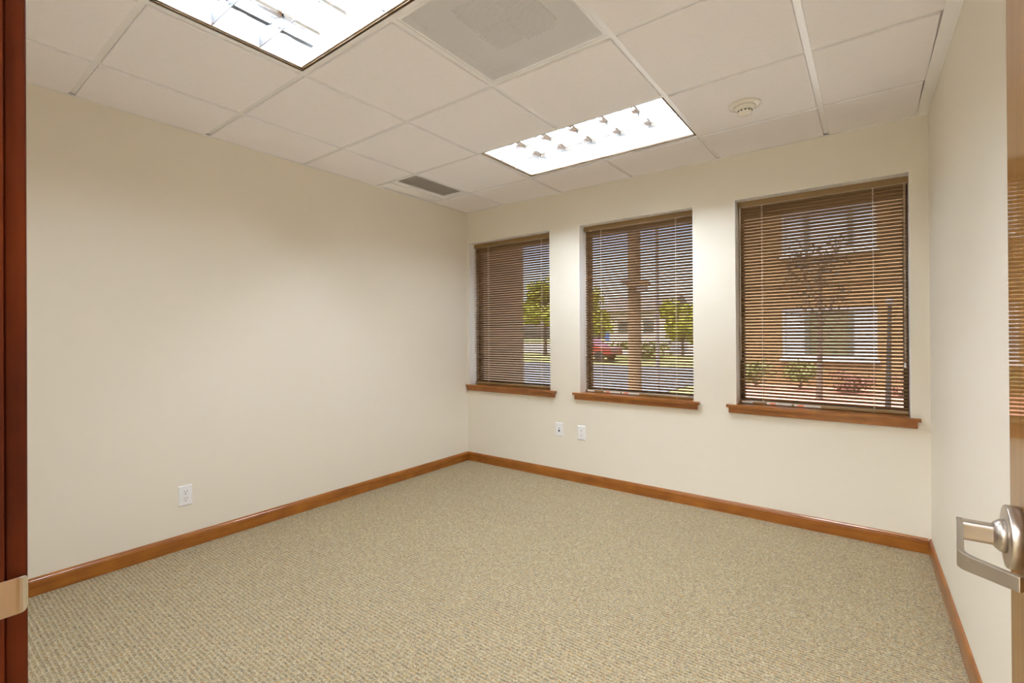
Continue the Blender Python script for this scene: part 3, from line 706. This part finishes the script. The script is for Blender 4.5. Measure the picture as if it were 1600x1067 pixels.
for x0_, lb in ((-25.0, 'long green hedge at the roadside left of the pole'), (-9.3, 'green hedge at the roadside right of the pole')):
    tree('hedge', lb, (x0_, 31.0, GZ), 1.1, 2.4, M_leaf, .04, 1500, .12, .95, 'hedge')

# utility pole with crossarm
px_, py_ = -.42, 8.64
t = tag(empty('utility_pole', (px_, py_, GZ)), 'brown wooden utility pole behind the middle blind', 'utility pole')
MB().tube((px_, py_, GZ), (px_, py_, 8.2), .125, .10, 20).build('pole_shaft', M_pole, t)
MB().box(px_ - .05, px_ + .36, py_ - .25, py_ - .13, 2.10, 2.16).build('crossarm', M_pole, t)
MB().box(px_ + .14, px_ + .30, py_ - .24, py_ - .12, 1.98, 2.10).build('fixture_box', M_metal, t)
MB().box(px_ - .16, px_ + .02, py_ - .26, py_ - .13, 2.16, 2.24).build('bracket', M_metal, t)
t = tag(empty('lamp_post', (-1.15, 11.9, GZ)), 'thin grey metal post right of the wooden pole', 'post')
MB().tube((-1.15, 11.9, GZ), (-1.15, 11.9, 5.4), .05, .035, 10).build('post_shaft', M_metal, t)
MB().box(-1.55, -1.1, 11.85, 11.95, 5.4, 5.46).build('lamp_head', M_metal, t)
t = tag(empty('leaning_post', (3.38, 11.8, GZ)), 'slim dark post at the right edge of the right-hand blind', 'post')
MB().tube((3.33, 11.8, GZ), (3.37, 11.8, 1.75), .05, .03, 10).build('post_shaft', M_post, t)
MB().lathe([(.03, 1.75), (.055, 1.77), (.055, 1.86), (.02, 1.9)], (3.37, 11.8, 0), 'Z', 12).build('post_cap', M_metal, t)

# cream house across the road
t = tag(empty('cream_house', (-12.3, 38, GZ)), 'cream house with louvered gables beyond the wooden pole', 'house')
mb = MB(); grid_wall(mb, 38, 38.2, -15.0, -9.6, GZ, 3.2, [(-13.9, -12.9, 1.2, 2.4), (-11.7, -10.7, 1.2, 2.4)]); mb.box(-15, -14.8, 38.2, 43, GZ, 3.2); mb.box(-9.8, -9.6, 38.2, 43, GZ, 3.2)
mb.build('siding_wall', M_cream, t)
MB().prism([(37.6, 3.2), (43.4, 3.2), (40.5, 4.6)], 'X', -15.3, -9.3).build('roof', M_roof, t)
for a in (-13.9, -11.7):
    fr = MB().box(a, a + 1, 38.04, 38.1, 1.2, 1.26).box(a, a + 1, 38.04, 38.1, 2.34, 2.4).box(a, a + .06, 38.04, 38.1, 1.26, 2.34).box(a + .94, a + 1, 38.04, 38.1, 1.26, 2.34).build('window_frame', M_vinyl, t)
    for k in range(6): MB().box(a + .08 + k * .145, a + .17 + k * .145, 38.05, 38.08, 1.27, 2.33).build('louver', M_darkg, fr)

# red car on the lot
def car(x_, y_, label, paint):
    t = tag(empty('car', (x_, y_, GZ + .02)), label, 'car')
    side = [(-2.1, .32), (-2.15, .72), (-1.25, .86), (-.75, 1.32), (.55, 1.36), (1.25, .90), (2.1, .80), (2.15, .35)]
    z0 = GZ + .02
    MB().prism([(x_ + u, z0 + v) for u, v in side], 'Y', y_ - .85, y_ + .85).build('car_body', paint, t, bevel=.06)
    MB().prism([(x_ + u, z0 + v) for u, v in [(-1.12, .90), (-.70, 1.26), (.50, 1.30), (1.10, .92)]], 'Y', y_ - .856, y_ + .856).build('side_windows', M_paneg, t)
    for u in (-1.35, 1.35):
        for s_ in (-.80, .80): MB().lathe([(.12, -.1), (.32, -.1), (.32, .1), (.12, .1)], (x_ + u, y_ + s_, z0 + .325), 'Y', 20).build('wheel', M_tyre, t)
car(-11.3, 27.4, 'red car parked at the left edge of the middle blind', M_red)
t = tag(empty('blue_sign', (-11.0, 30, GZ)), 'small blue sign on a post beyond the red car', 'sign')
MB().tube((-11.0, 30, GZ), (-11.0, 30, 1.0), .03, n=6).build('sign_post', M_metal, t)
MB().box(-11.15, -10.85, 29.94, 29.965, .85, 1.4).build('sign_panel', M_blue, t)
